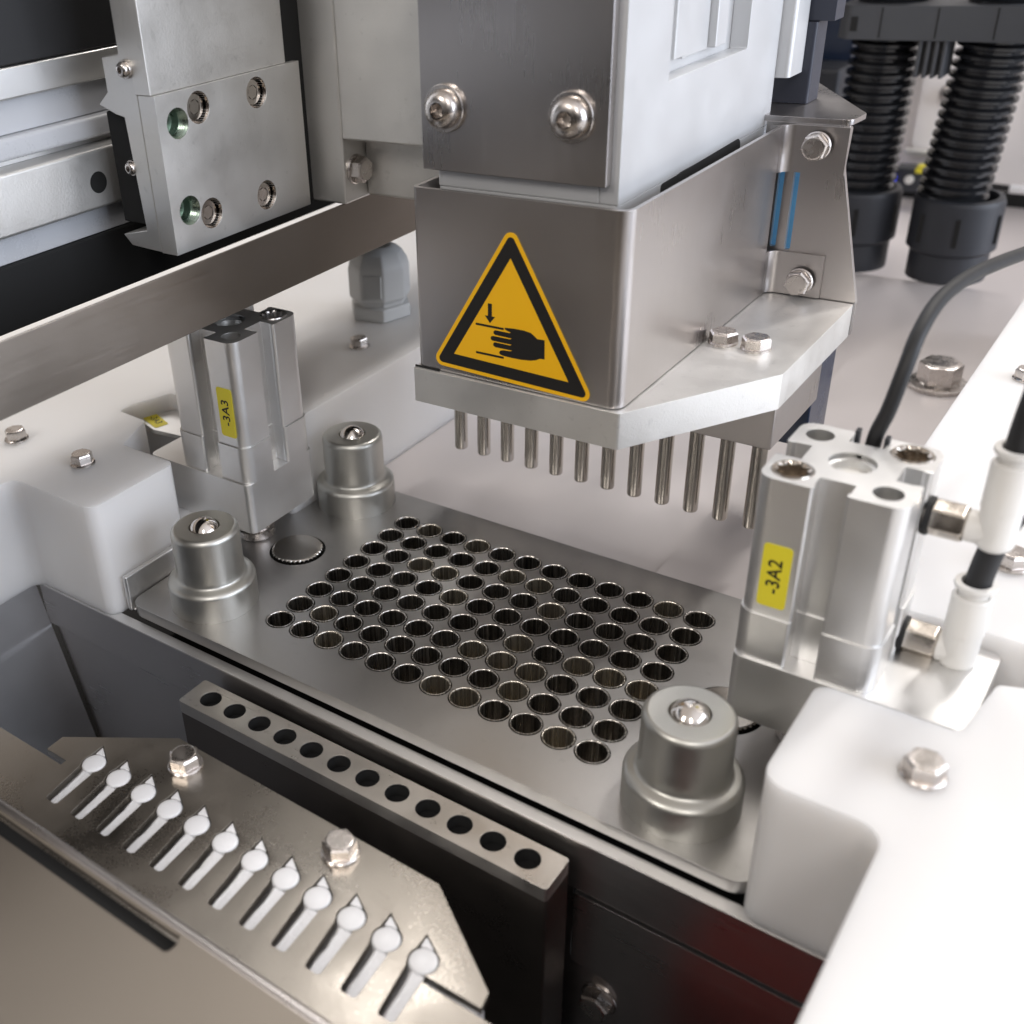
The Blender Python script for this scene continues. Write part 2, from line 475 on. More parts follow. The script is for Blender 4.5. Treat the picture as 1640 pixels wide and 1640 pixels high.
# bent fences along both short edges
for sx, x0, x1 in ((1, -47.0, -45.2), (-1, 144.4, 146.2)):
    bm = BM(); box(bm, x0, x1, -17.4, 78.4, -4.2, 8.0)
    if sx == 1: box(bm, -45.2, -44.2, -16.8, 78.2, -4.2, -3.0)
    obj('side_fence', bm, 'alu', HP, bevel=.5)

# knurled plugs in the plate
def plug(x, y, label):
    t = thing('knurled_plug', label, 'plug', (x, y, -4), 'round knurled plugs set in the perforated plate')
    bm = BM(); n = 140
    rings = []
    for r, z, am in ((7.55, 1.0, 0), (7.85, .85, .05), (8.0, .6, .16), (8.0, -4, .16)):
        rr = [r + (am if (k // 2) % 2 else -am) for k in range(n)]
        rings.append([bm.verts.new((x + rr[k] * math.cos(2 * math.pi * k / n), y + rr[k] * math.sin(2 * math.pi * k / n), z)) for k in range(n)])
    bm.faces.new(rings[0])
    for A, B in zip(rings, rings[1:]):
        for k in range(n): bm.faces.new([A[k], A[(k + 1) % n], B[(k + 1) % n], B[k]])
    obj('knurled_disc', bm, 'pin', t, sharp=12)
    bm = BM(); lathe(bm, [(0, -1.2), (8.96, -1.2), (8.96, -.25)], (x, y, 0)); obj('gap_ring', bm, 'black', t)  # black ring stands in for the dark gap round the plug
plug(-20.2, 31.4, 'round knurled steel plug sunk in the plate between the two left posts')
plug(119.2, 31.4, 'knurled steel plug in the plate half hidden behind the nearest ball post')

# ball posts
def post(x, y, label):
    t = thing('ball_post', label, 'ball post', (x, y, 0), 'stepped metal posts with a steel ball on top')
    bm = BM()
    lathe(bm, [(13.1, .02), (13.1, 7.6), (12.95, 8.3), (12.5, 8.9), (11.9, 9.3), (11.0, 9.5), (10.35, 9.75), (10.05, 10.4), (10.0, 11.4)], (x, y, 0), n=72)
    obj('flanged_base', bm, 'champagne', t, sharp=50)
    bm = BM()
    lathe(bm, [(10.0, 11.4), (9.95, 23.7), (9.85, 24.3), (9.6, 24.9), (9.2, 25.3), (8.8, 25.45), (8.5, 25.5), (4.65, 25.5), (4.5, 25.4), (4.5, 22.6)], (x, y, 0), n=72)
    obj('post_body', bm, 'champagne', t, sharp=50)
    bm = BM()
    lathe(bm, [(4.7 * math.sin(math.radians(a)), 23.2 + 4.7 * math.cos(math.radians(a))) for a in range(0, 81, 8)], (x, y, 0), n=40)
    obj('steel_ball', bm, 'chrome', t, sharp=60)
post(122.2, -2.9, 'stepped satin metal post with steel ball, nearest one at the front right plate corner')
post(-23.6, -2.6, 'stepped satin metal post with steel ball beside the left white block')
post(-23.4, 66.5, 'stepped satin metal post with steel ball, farthest one behind the knurled plug')

# ================================================================== FRONT RAIL AND PANELS
t = thing('front_rail', 'long satin steel rail with grooved dark front running under both white blocks', 'rail', (49.5, -20, -5))
bm = BM(); box(bm, -84.5, 320, -22.4, -19.2, -20.6, -5.0)
obj('top_rail', bm, 'panel', t, bevel=.5)
bm = BM(); box(bm, -83.0, 320, -22.38, -19.15, -5.0, -4.85)
obj('bright_top_strip', bm, 'alu', t)
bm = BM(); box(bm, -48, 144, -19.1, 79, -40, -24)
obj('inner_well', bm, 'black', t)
t = thing('access_cover', 'dark steel access cover with a rounded corner notch beside the holed bar', 'access cover', (150, -22, -45))
prof = rounded([(107.0, -21.6), (320, -21.6), (320, -140), (119.5, -140), (119.5, -45.6), (107.0, -45.6)], [.5, 0, 0, 0, 5, .5], 8)
bm = BM(); prism(bm, prof, -22.6, -21.3, 'y'); obj('panel_sheet', bm, 'panel', t, bevel=.3)
bm = BM(); prism(bm, [(-82.1, -21.6), (106.2, -21.6), (106.2, -45.6), (119, -45.6), (119, -140), (-58, -140)], -21.2, -20.2, 'y'); obj('rear_sheet', bm, 'panel', t)
obj('bolt', hexbolt((114.5, -21.2, -55.5), 6.5, 'y', -1, 20), 'bolt', t)
t = thing('side_chute', 'dark blue-grey sloping steel chute wall under the left white block', 'chute', (-85, -60, -40))
bm = BM()
a = [(-86.5, -22.5, -5.2), (-83, -22.5, -21.6), (-56, -22.5, -140)]
v0 = [bm.verts.new(p) for p in a]; v1 = [bm.verts.new((p[0], -300, p[2])) for p in a]
v2 = [bm.verts.new((p[0] - 2, p[1], p[2])) for p in a]; v3 = [bm.verts.new((p[0] - 2, -300, p[2])) for p in a]
for A, B in ((v0, v1), (v2, v3)):
    for i in range(2): bm.faces.new([A[i], A[i + 1], B[i + 1], B[i]])
bm.faces.new([v0[0], v1[0], v3[0], v2[0]]); bm.faces.new([v0[2], v1[2], v3[2], v2[2]])
for i in range(2):
    bm.faces.new([v0[i], v0[i + 1], v2[i + 1], v2[i]]); bm.faces.new([v1[i], v1[i + 1], v3[i + 1], v3[i]])
obj('sloping_wall', bm, 'chute', t)

# ================================================================== HOLED BAR
t = thing('holed_bar', 'long burnished steel bar with a single row of twelve black holes', 'holed bar', (50, -30.6, -8))
bm = BM()
prism(bm, rrect(-7.0, 107.1, -36.0, -25.4, .8, 2), -12, -8, 'z', [circ(.3 + 9 * i, -30.6, 3.05, 28) for i in range(12)])
obj('drilled_top', bm, 'bar', t, bevel=.35)
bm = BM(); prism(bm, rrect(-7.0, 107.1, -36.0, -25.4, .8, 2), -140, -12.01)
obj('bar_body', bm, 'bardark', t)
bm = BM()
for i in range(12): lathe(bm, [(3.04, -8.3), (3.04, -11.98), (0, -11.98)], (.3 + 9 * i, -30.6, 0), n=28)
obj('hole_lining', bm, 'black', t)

# ================================================================== SLOTTED PLATE
t = thing('slotted_plate', 'stained steel plate with twelve keyhole slots and chamfered corners', 'slotted plate', (49, -70, -3))
def keyhole(x):
    L = [(x - 1.3, -83.9), (x - .8, -84.5), (x + 2.0, -84.5), (x + 2.6, -83.9), (x + 1.9, -73.0)]
    for a in range(-48, 62, 11): L.append((x - .6 + 3.3 * math.cos(math.radians(a)), -70.0 + 3.3 * math.sin(math.radians(a))))
    L += [(x - .2, -66.4), (x - 3.6, -64.3), (x - 3.5, -67.6)]
    for a in range(150, 205, 11): L.append((x - .6 + 3.3 * math.cos(math.radians(a)), -70.0 + 3.3 * math.sin(math.radians(a))))
    L += [(x - 2.9, -72.8)]
    return L
outl = [(-14.6, -73.3), (-14.8, -68.2), (11, -51.6), (90.6, -52.6), (112.8, -68.6), (113.4, -72.3), (101, -72.5), (101, -74.0), (122, -74.0), (190, -74), (190, -140), (-60, -140), (-60, -75), (-7, -75), (-7, -73.3)]
outl = list(reversed(outl))
bm = BM(); prism(bm, outl, -3.0, -1.0, 'z', [keyhole(9 * i + .2) for i in range(12)])
obj('slotted_sheet', bm, 'raw', t, bevel=.2, seg=1)
bm = BM(); prism(bm, [(-12, -120), (110, -120), (110, -66), (90, -54), (12, -54), (-12, -68)], -30, -9.5)
obj('under_block', bm, 'plug', t)
for i in range(12):
    x = 9 * i + .2
    bm = BM()
    # white tube end sitting in the round of the keyhole, and the glossy channel insert below it
    j = lambda v: random.uniform(-v, v)
    dz = j(.12); ox = j(.12); oy = j(.18)
    lathe(bm, [(3.0, -9.4), (3.0, -1.3), (2.9, -1.0), (2.5, -.8), (1.4, -.65), (0, -.6)], (x - .6 + ox * .5, -70.0 + oy * .5, dz), n=30)
    obj('tube_end', bm, 'plug', t, sharp=60)
    bm = BM()
    rows = [(-84.35, -.55, 2.5), (-82.2, -.8, 2.4), (-80.0, -1.0, 2.3), (-78.3, -1.1, 2.2), (-76.2, -1.4, 2.1), (-74.4, -1.7, 2.0), (-73.0, -2.0, 1.85)]
    top = []; bot = []
    for y, xa, xb in rows:
        xa += .3 + j(.14)
        top.append([bm.verts.new((x + xa + (xb - xa) * f, y, -1.95 + .75 * g + j(.10))) for f, g in ((0, 0), (.2, .75), (.5, .8), (.85, 1), (1, .95))])
    for A, B in zip(top, top[1:]):
        for k in range(4): bm.faces.new([A[k], A[k + 1], B[k + 1], B[k]])
    edge = [r[0] for r in top] + top[-1][1:] + [r[-1] for r in reversed(top[:-1])] + list(reversed(top[0][1:-1]))
    low = [bm.verts.new((v.co.x, v.co.y, -9.4)) for v in edge]
    for k in range(len(edge)): bm.faces.new([edge[k], edge[(k + 1) % len(edge)], low[(k + 1) % len(edge)], low[k]])
    bm.faces.new(low)
    obj('channel_insert', bm, 'glossy', t, sharp=28)
    bm = BM(); prism(bm, [(x - 3.1, -67.3), (x - 1.9, -66.85), (x - .55, -66.75), (x - .4, -66.5), (x - 3.35, -64.65 + j(.12))], -9, -1.25); obj('insert_tip', bm, 'glossy', t, bevel=.15)
for bx in (19.4, 67.9):
    obj('bolt', hexbolt((bx, -57.6, -1), 6.2, 'z', 1, 17 if bx < 30 else 40), 'bolt', t)

# foreground cover
t = thing('foreground_cover', 'out of focus tan sheet metal cover with a long black groove in the front corner', 'cover', (30, -120, 18))
bm = BM()
prism(bm, rounded([(-260, -107.6), (69.5, -107.6), (69.5, -103.9), (-260, -103.9)], [0, 1, 1, 0]), 17.0, 17.4)
obj('groove_floor', bm, 'black', t)
bm = BM()
pr_ = rounded([(-260, -230), (260, -230), (260, -101.2), (-260, -101.2), (-260, -103.9), (69.5, -103.9), (69.5, -107.6), (-260, -107.6)], [0, 0, 0, 0, 0, 1.2, 1.2, 0], 4)
prism(bm, pr_, 18.2, 20.0)
obj('cover_sheet', bm, 'cover', t, bevel=.7)
bm = BM(); tube(bm, [(-260, -102.3, 19.0), (260, -102.3, 19.0)], 1.35, 16); obj('rolled_edge', bm, 'sheet', t)

# ================================================================== WHITE BLOCKS
def hexb(x, y, z, af, rot, t, mat='bolt'):
    obj('bolt', hexbolt((x, y, z), af, 'z', 1, rot, flange=af * .66), mat, t)
ZT = 33.0
tL = thing('white_block', 'milky white plastic block on the left with a notch for the -3A3 cylinder', 'plastic block', (-90, 60, -5), 'milky white plastic machine blocks')
outl = [(-48.3, -22.1), (-48.3, 11.2), (-74, 11.2), (-74, 47.5), (-35.6, 47.5), (-35.6, 330), (-260, 330), (-260, -120), (-84.5, -120), (-84.5, -22.1)]
bm = BM(); prism(bm, rounded(outl, [2, 1, 2, 1, 2, 0, 0, 0, 1, 2], 3), -4.9, 28.5)
bm.free()
bm = BM(); prism(bm, rounded([(-92, 11.3), (-48.6, 11.3), (-48.6, 47.4), (-92, 47.4)], .5, 2), -4.9, 12.0)
obj('notch_floor', bm, 'white', tL)
outl = [(-48.3, -22.1), (-48.3, 11.2), (-72, 11.2), (-79, 27.3), (-93, 28.2), (-93, 34), (-88, 47.5), (-35.6, 47.5), (-35.6, 330), (-260, 330), (-260, -120), (-84.5, -120), (-84.5, -22.1)]
bm = BM(); prism(bm, rounded(outl, [4, 3, 2, 2, 2, 2, 2, 2, 0, 0, 0, 2, 4], 5), -4.9, ZT)
# rounded top edge
obj('block_body', bm, 'white', tL, bevel=3.4, seg=6)
hexb(-73.3, -4, ZT, 5.6, 12, tL); hexb(-106.5, -4, ZT, 5.6, 35, tL); hexb(-56, 113.5, ZT, 5.4, 20, tL)
# cable gland on the left block
t = thing('cable_gland', 'ribbed light grey plastic cable gland standing on the left white block', 'cable gland', (-70, 146, ZT))
bm = BM(); hexprism(bm, (-70, 146, ZT), 22, 0.02, 5.5, 'z', 12); obj('gland_foot', bm, 'grey', t, bevel=.5)
bm = BM()
lathe(bm, [(10.6, 5.5), (10.6, 7), (12.0, 7.6), (12.2, 9), (12.2, 19), (11.4, 22), (9.6, 25), (7.2, 27), (5, 27.6), (5, 24), (0, 24)], (-70, 146, ZT), n=8)
obj('gland_nut', bm, 'grey', t, bevel=.7)
bm = BM()
for k in range(14):
    a = math.radians(-84 + k * 2.6)
    for aa in (a,):
        q = 11.35 / math.cos((aa + math.pi / 8) % (math.pi / 4) - math.pi / 8 if False else (aa - math.radians(-67.5) + math.pi / 8) % (math.pi / 4) - math.pi / 8)
        x, y = -70 + q * math.cos(aa), 146 + q * math.sin(aa)
        box(bm, x - .2, x + .2, y - .45, y + .45, ZT + 9.5, ZT + 18.5)
obj('grip_ribs', bm, 'grey', t)

tR = thing('white_block', 'milky white plastic block on the right, brightly lit and nearest the camera', 'plastic block', (190, 60, -5), 'milky white plastic machine blocks')
m = lambda L: [(99 - x, y) for x, y in reversed(L)]
outl = m([(-44.0, -22.1), (-44.0, 11.2), (-71, 11.2), (-71, 47.5), (-34.6, 47.5), (-34.6, 330), (-280, 330), (-280, -130), (-84.5, -130), (-84.5, -22.1)])
bm = BM(); prism(bm, rounded(m([(-100, 11.3), (-45, 11.3), (-45, 47.4), (-100, 47.4)]), .5, 2), -4.8, 12.0)
obj('notch_floor', bm, 'white', tR)
outl = m([(-44.0, -22.1), (-44.0, 11.2), (-71, 11.2), (-73.5, 30), (-84, 34), (-100, 34), (-100, 47.5), (-34.6, 47.5), (-34.6, 330), (-280, 330), (-280, -130), (-66.6, -130), (-66.6, -22.1)])
bm = BM(); prism(bm, rounded(outl, [5, 2, 0, 0, 0, 2, 2, 2, 2, 2, 2, 3, 5], 5), -4.8, ZT)
obj('block_body', bm, 'white', tR, bevel=4.2, seg=7)
hexb(167, -4.5, ZT, 6.0, 12, tR); hexb(165.8, 78, ZT, 6.0, 40, tR); hexb(147.9, 192, ZT, 5.6, 20, tR)

# ================================================================== CLAMP CYLINDERS
def slotted_square(x0, y0, s, w=7.0, d=5.2, lip=1.1, lw=5.2, r=3.2):
    """square with a T-slot in every side, corners rounded: polygon, counter-clockwise"""
    h = s / 2; a = lw / 2 + .55; b = w / 2
    side = [(-h + .0, -h), (-a - .45, -h), (-a, -h + .5), (-a, -h + lip), (-b, -h + lip + .8), (-b, -h + d), (b, -h + d), (b, -h + lip + .8), (a, -h + lip), (a, -h + .5), (a + .45, -h)]
    pts = []; rad = []
    for k in range(4):
        c, s_ = math.cos(math.pi / 2 * k), math.sin(math.pi / 2 * k)
        for i, (p, q) in enumerate(side):
            pts.append((x0 + c * p - s_ * q, y0 + s_ * p + c * q)); rad.append(r if i == 0 else (.35 if i in (1, 10) else .2))
    return rounded(pts, rad, 4)
def cylinder(cx_, sx, code, label, bx0, bx1):
    cy_ = 32.2; s = 28.6
    t = thing('clamp_cylinder', label, 'pneumatic cylinder', (cx_, cy_, 12), 'square grey pneumatic cylinders with a yellow label')
    bm = BM(); prism(bm, rounded([(bx0 - (.5 if code == '3A2' else 0), 16.8), (bx1 + (0 if code == '3A2' else .6), 16.8), (bx1 + (0 if code == '3A2' else .6), 47.0), (bx0 - (.5 if code == '3A2' else 0), 47.0)], [2.2, 2.2, 2.2, 2.2], 5), 12, 28.8)
    obj('mounting_block', bm, 'alu', t, bevel=.4)
    bm = BM(); prism(bm, slotted_square(cx_, cy_, s + .9, r=3.6), 28.85, 40.6); obj('lower_end_cap', bm, 'alu', t, bevel=.25)
    sq = slotted_square(cx_, cy_, s)
    bm = BM(); prism(bm, sq, 40.65, 64.0); obj('barrel', bm, 'alu', t, bevel=.2)
    hs = []
    big = [(-9.0, -8.8), (9.0, 9.4)]; small = [(-9.4, 9.2), (9.4, -9.2)]
    sx = 1
    for p, q in big: hs.append(circ(cx_ + p * sx, cy_ + q, 4.25, 30))
    for p, q in small: hs.append(circ(cx_ + p * sx, cy_ + q, 2.9, 24))
    hs.append(circ(cx_, cy_, 4.7, 30))
    bm = BM(); prism(bm, slotted_square(cx_, cy_, s + .15), 64.05, 73.5, 'z', hs); obj('upper_end_cap', bm, 'alu', t, bevel=.3)
    for p, q in big:
        bm = BM(); n = 36; c = (cx_ + p * sx, cy_ + q)
        rings = []
        for (r, z) in ((4.2, 73.3), (4.0, 73.75), (3.55, 73.7), (3.3, 73.2), (3.1, 69.5)):
            rings.append([bm.verts.new((c[0] + (r - (.42 if (z < 73.6 and r < 4 and (k // 2) % 2) else 0)) * math.cos(2 * math.pi * k / n), c[1] + (r - (.42 if (z < 73.6 and r < 4 and (k // 2) % 2) else 0)) * math.sin(2 * math.pi * k / n), z)) for k in range(n)])
        for A, B in zip(rings, rings[1:]):
            for k in range(n): bm.faces.new([A[k], A[(k + 1) % n], B[(k + 1) % n], B[k]])
        bm.faces.new(rings[-1])
        obj('cap_screw', bm, 'brass' if code == '3A2' else 'panel', t, sharp=30)
    bm = BM()
    for p, q in small: lathe(bm, [(2.9, 73.2), (2.9, 70.2), (2.2, 69.6), (0, 69.6)], (cx_ + p * sx, cy_ + q, 0), n=24)
    lathe(bm, [(4.7, 73.2), (4.7, 72.4), (3.9, 72.1), (3.6, 70.6), (1.4, 70.4), (0, 70.0)], (cx_, cy_, 0), n=30)
    obj('bore_lining', bm, 'alu_light', t)
    bm = BM(); lathe(bm, [(5.0, 12), (5.0, 3.2), (6.0, 3.0), (6.0, .6), (5.6, .05), (0, .05)], (cx_, cy_, 0), n=36)
    obj('clamping_rod', bm, 'bolt', t)
    # label with hand-set code
    yl = cy_ - s / 2 - .04
    if code == '3A2': xa, xb, z0, z1 = 126.4, 132.4, 43.2, 58.6
    else: xa, xb, z0, z1 = -32.6, -26.6, 43.6, 59.2
    bm = BM(); prism(bm, rrect(xa, xb, z0, z1, .9, 4), yl - .1, yl, 'y'); lb = obj('yellow_label', bm, 'yellow', t)
    obj('label_text', text_bm('-' + code, 4.1, ((xa + xb) / 2, yl - .14, (z0 + z1) / 2), (0, 0, 1), (-1, 0, 0), .07), 'ink', lb)
    return t
cR = cylinder(137.3, 1, '3A2', 'grey square pneumatic cylinder labelled -3A2 with two elbow fittings at its side', 123.4, 171)
cL = cylinder(-38.3, -1, '3A3', 'grey square pneumatic cylinder labelled -3A3 beneath the steel beam', -66.5, -24.3)
bm = BM(); lathe(bm, [(2.1, 73.4), (2.1, 72)], (0, 0, 0)); bm.free()

# elbow push-in fittings on the right cylinder
def elbow(y, z, hx, zr, label):
    t = thing('elbow_fitting', label, 'elbow fitting', (151.7, y, z), 'elbow push-in fittings on the cylinder')
    bm = BM(); lathe(bm, [(3.0, 0), (4.1, .0), (4.1, 1.0), (3.0, 1.1)], (151.8, y, z), 'x', 30); obj('seal_ring', bm, 'rubber', t)
    bm = BM(); hexprism(bm, (152.8, y, z), 6.9, 0, 6.6, 'x', 12); obj('hex_nut', bm, 'brass', t, bevel=.35)
    bm = BM()
    lathe(bm, [(2.9, 0), (3.3, .3), (3.3, hx - 159)], (159.2, y, z), 'x', 30)
    lathe(bm, [(0, -3.9), (2.4, -3.75), (3.4, -2.9), (3.7, -1.9), (3.7, 5.2), (3.95, 5.4), (3.95, zr - 2), (3.6, zr - 1.4), (3.1, zr - 1.3), (3.1, zr - 2)], (hx, y, z), 'z', 36)
    obj('elbow_body', bm, 'fit', t, sharp=45)
    bm = BM(); lathe(bm, [(2.9, zr - 1.8), (2.9, zr + .1), (3.9, zr + .4), (4.15, zr + 1.0), (4.0, zr + 1.6), (2.9, zr + 1.75), (2.7, zr - 1)], (hx, y, z), 'z', 36)
    obj('release_collar', bm, 'fit', t, sharp=45)
elbow(37.5, 63.0, 164.6, 17.0, 'white elbow fitting with brass nut, the upper one beside the -3A2 label')
elbow(39.5, 31.8, 163.4, 16.0, 'white elbow fitting with brass nut, the lower one near the mounting block')
def hosepipe(pts, label):
    bm = BM(); tube(bm, smooth_path(pts, 10), 2.55, 20)
    o = obj('air_hose', bm, 'rubber'); tag(o, label, 'air hose', 'black air hoses in the elbow fittings')
hosepipe([(164.6, 37.5, 79.5), (165.1, 38, 90), (167, 41, 110), (172, 48, 140), (182, 60, 190)], 'black air hose rising from the upper elbow fitting')
hosepipe([(163.4, 39.5, 47), (165, 42.5, 60), (171, 47.5, 78), (178, 52, 105), (190, 60, 160)], 'black air hose rising from the lower elbow fitting')

# sensor cable leaving the right cylinder
bm = BM()
tube(bm, smooth_path([(137.6, 45.0, 66), (137.9, 45.4, 74), (139.2, 46.5, 80), (140.2, 49.5, 89), (140.4, 55, 94.5), (141, 66, 98), (143, 82, 98.5), (146, 100, 97), (150, 125, 94), (156, 160, 92), (165, 200, 92)], 10), 1.6, 18)
o = obj('sensor_cable', bm, 'rubber'); tag(o, 'thin black cable arching up behind the -3A2 cylinder', 'cable')
bm = BM(); box(bm, 134.3, 135.2, 43.2, 45, 70, 75.4); box(bm, 140.2, 141.1, 43.2, 45, 70, 75)
o = obj('cable_clip', bm, 'blackp'); tag(o, 'tiny black clip gripping the cable at the cylinder head', 'clip')

# reed sensor tab with yellow label behind the left cylinder
t = thing('sensor_bracket', 'small grey bracket with a tilted yellow sticker behind the -3A3 cylinder', 'bracket', (-80, 38, 26))
bm = BM(); prism(bm, rounded([(-96, 36.5), (-82, 32.5), (-70, 34), (-56, 36), (-56, 58), (-92, 58)], 1.5, 3), 25.4, 26.8); obj('bracket_sheet', bm, 'alu', t, bevel=.2)
bm = BM(); prism(bm, rounded([(-95.5, 38.0), (-82.2, 33.5), (-80.6, 38.3), (-93.8, 42.8)], .9, 3), 26.85, 26.95); lb = obj('yellow_label', bm, 'yellow', t)
obj('label_text', text_bm('-3A3', 3.4, (-86.8, 38.0, 27.0), (.948, -.32, 0), (.32, .948, 0), .05), 'ink', lb)

# ================================================================== PRESSING HEAD
H = thing('pressing_head', 'stainless press head with warning sign above a row of hanging steel pins', 'press head', (60, 95, 54))
# hood of folded sheet
th = 1.1
def wallpath(path, th):
    P = [Vector(p) for p in path]; A = []; B = []
    for i, p in enumerate(P):
        d0 = (P[i] - P[i - 1]).normalized() if i else (P[1] - P[0]).normalized()
        d1 = (P[i + 1] - P[i]).normalized() if i < len(P) - 1 else d0
        n = Vector((-(d0 + d1).y, (d0 + d1).x)).normalized(); k = 1 / max(.3, n.dot(Vector((-d0.y, d0.x))))
        A.append(tuple(p)); B.append(tuple(p + n * th * k))
    return A + list(reversed(B))
cor = []
def arc(cx_, cy_, r, a0, a1, n=8): return [(cx_ + r * math.cos(math.radians(a0 + (a1 - a0) * i / n)), cy_ + r * math.sin(math.radians(a0 + (a1 - a0) * i / n))) for i in range(n + 1)]
main = [(17.3, 149)] + arc(17.3 + 1.6, 49 + 1.6, 1.6, 180, 270, 4) + arc(78 - 3.6, 49 + 3.6, 3.6, 270, 360, 10) + [(78, 145.35)]
bm = BM(); prism(bm, wallpath(main, th), 64.3, 113.7)
obj('hood', bm, 'sheet', H, bevel=.25)
for z0, z1, xe in ((100.6, 113.7, 95.6), (64.4, 77.2, 94.0)):
    bm = BM()
    tb = [(78, 145.4)] + arc(78 + 3.2, 145.4, 3.2, 180, 90, 6) + [(xe, 148.6)]
    prism(bm, wallpath(tb, th), z0, z1)
    obj('hood_tab', bm, 'sheet', H)
# pin plate
pp = [(16.6, 47.5), (78.4, 47.9), (104, 90.2), (104, 149.2), (16.6, 149.2)]
bm = BM(); prism(bm, rounded(pp, [.4, 1.2, 1.0, .3, .3], 3), 54, 64.0); obj('pin_plate', bm, 'alu_light', H, bevel=.45)
bm = BM(); box(bm, 16.5, 24.5, 48.55, 48.9, 64.02, 64.5); obj('tab_gap', bm, 'black', H)
bm = BM(); box(bm, -6, 103, 92.0, 130, 40.6, 53.98); obj('pin_holder', bm, 'sheet', H, bevel=.4)
bm = BM(); box(bm, 70, 101.5, 130.5, 149, 24, 53.9); obj('blue_insert', bm, 'navy', H, bevel=.5)
pin = None
for i in range(12):
    if pin is None:
        bm = BM(); lathe(bm, [(2.2, 41), (2.2, 14.0), (2.0, 13.5), (0, 13.5)], (0, 0, 0), n=28)
        pin = obj('pin', bm, 'pin', local=True); pin.parent = H
    else:
        c = pin.copy(); COL.objects.link(c); pin_c = c
    q = pin if i == 0 else pin_c
    q.location = (Vector((9 * i + .1, 95.8, 0)) - ORG[H.name]) * S
for bx, by in ((82.5, 104.1), (91.8, 103.8)):
    obj('bolt', hexbolt((bx, by, 64.0), 6.4, 'z', 1, 5, flange=3.9, hh=2.6), 'bolt', H)
# rear bracket plate with two long windows and a folded gusset on top
br = rounded([(72, 54.2), (104.4, 54.2), (104.4, 64.5), (95.2, 102.5), (95.6, 113.97), (72, 113.97)], [0, .5, 5, 8, .8, 0], 4)
win = [list(reversed(rounded([(77.2, 78), (78.9, 78), (79.0, 101.5), (78.2, 102.4), (77.2, 100)], .4, 2))), list(reversed(rounded([(81.6, 77.5), (83.3, 77.5), (83.3, 101.8), (81.6, 101.8)], .7, 3)))]
bm = BM(); prism(bm, br, 149.8, 151.4, 'y', win); obj('bracket_plate', bm, 'sheet', H, bevel=.25)
gu = rounded([(64, 150.2), (95.4, 150.2), (96.2, 160.5), (68, 205), (52, 225), (52, 150.2)], [0, 2, 2.5, 4, 0, 0], 4)
bm = BM(); prism(bm, gu, 114.0, 115.5); obj('gusset', bm, 'sheet', H, bevel=.3)
for bx, bz in ((87.6, 108.6), (88.2, 69.2)):
    obj('bolt', hexbolt((bx, 147.5, bz), 6.2, 'y', -1, 15, flange=3.8, hh=2.6), 'bolt', H)
# z axis body
bod = [(20.2, 57), (71, 57), (71, 155), (20.2, 155)]
bm = BM(); prism(bm, rounded(bod, [1, 1.4, 1, 1], 4), 66, 112.4 - .2)
obj('inner_body', bm, 'alu_satin', H, bevel=.2)
# upper body: one casting with the long window recess on its right face
bm = BM()
box(bm, 20.2, 66, 57, 155, 112.2, 260)
prism(bm, [(57.0, 112.2), (155, 112.2), (155, 260), (130.5, 260), (130.5, 136.2), (81.0, 136.2), (81.0, 260), (57.0, 260)], 66.01, 71.0, 'x')
obj('axis_body', bm, 'alu_satin', H, bevel=.5)
bm = BM()
box(bm, 66.02, 68.6, 88.5, 96, 139.5, 260); box(bm, 66.02, 69.4, 112, 119, 139, 260)
box(bm, 66.02, 67.4, 96.3, 111.7, 138.6, 260)
obj('recess_rails', bm, 'alu_satin', H, bevel=.4)
bm = BM(); prism(bm, rounded([(80.4, 104), (132.6, 104), (132.6, 112.9), (80.4, 112.0)], [1, 1, 2.5, 1], 4), 70.6, 71.12, 'x'); obj('dark_slot', bm, 'black', H)
bm = BM(); box(bm, 17.5, 69.0, 54, 56.9, 117.0, 260); obj('front_plate', bm, 'sheet', H, bevel=.3)
for bx in (25.0, 59.9):
    obj('button_screw', buttonhead((bx, 54, 132.4), 4.75, 'y', -1), 'bolt', H)
# side module behind the body
bm = BM(); prism(bm, rounded([(66, 155.4), (74.8, 155.4), (74.8, 167.4), (66, 167.4)], [.5, 1.5, 1.5, 1], 4), 124.8, 260); obj('side_module', bm, 'alu_satin', H, bevel=1.6, seg=4)
bm = BM(); prism(bm, rounded([(60, 168), (77.0, 168), (77.0, 178), (60, 178)], 1, 3), 115.6, 138); box(bm, 72, 81.3, 169, 177, 138.2, 260); obj('motor_flange', bm, 'slate', H, bevel=.6)
# warning sign, on the front of the hood
YS = 48.94; q0 = (22.95, 68.70)
def sg(L): return [(q0[0] + a, q0[1] + b) for a, b in L]
AP, BL, BR = (24.0, 38.7), (-1.05, -2.6), (48.6, -4.05)
def inset(T, d):
    P = [Vector(p) for p in T]; out = []
    c = sum(P, Vector((0, 0))) / 3
    for i in range(3):
        p, a, b = P[i], P[i - 1], P[(i + 1) % 3]
        u, v = (a - p).normalized(), (b - p).normalized()
        out.append(tuple(p + (u + v).normalized() * d / math.sin(u.angle(v) / 2)))
    return out
T0 = [BL, BR, AP]
bm = BM(); prism(bm, rounded(sg(T0), 2.1, 8), YS - .12, YS, 'y'); ws = obj('warning_sign', bm, 'amber', H)
bm = BM(); prism(bm, rounded(sg(inset(T0, 1.05)), 1.15, 6), YS - .16, YS - .13, 'y', [list(reversed(sg(inset(T0, 4.3))))]); obj('black_border', bm, 'ink', ws)
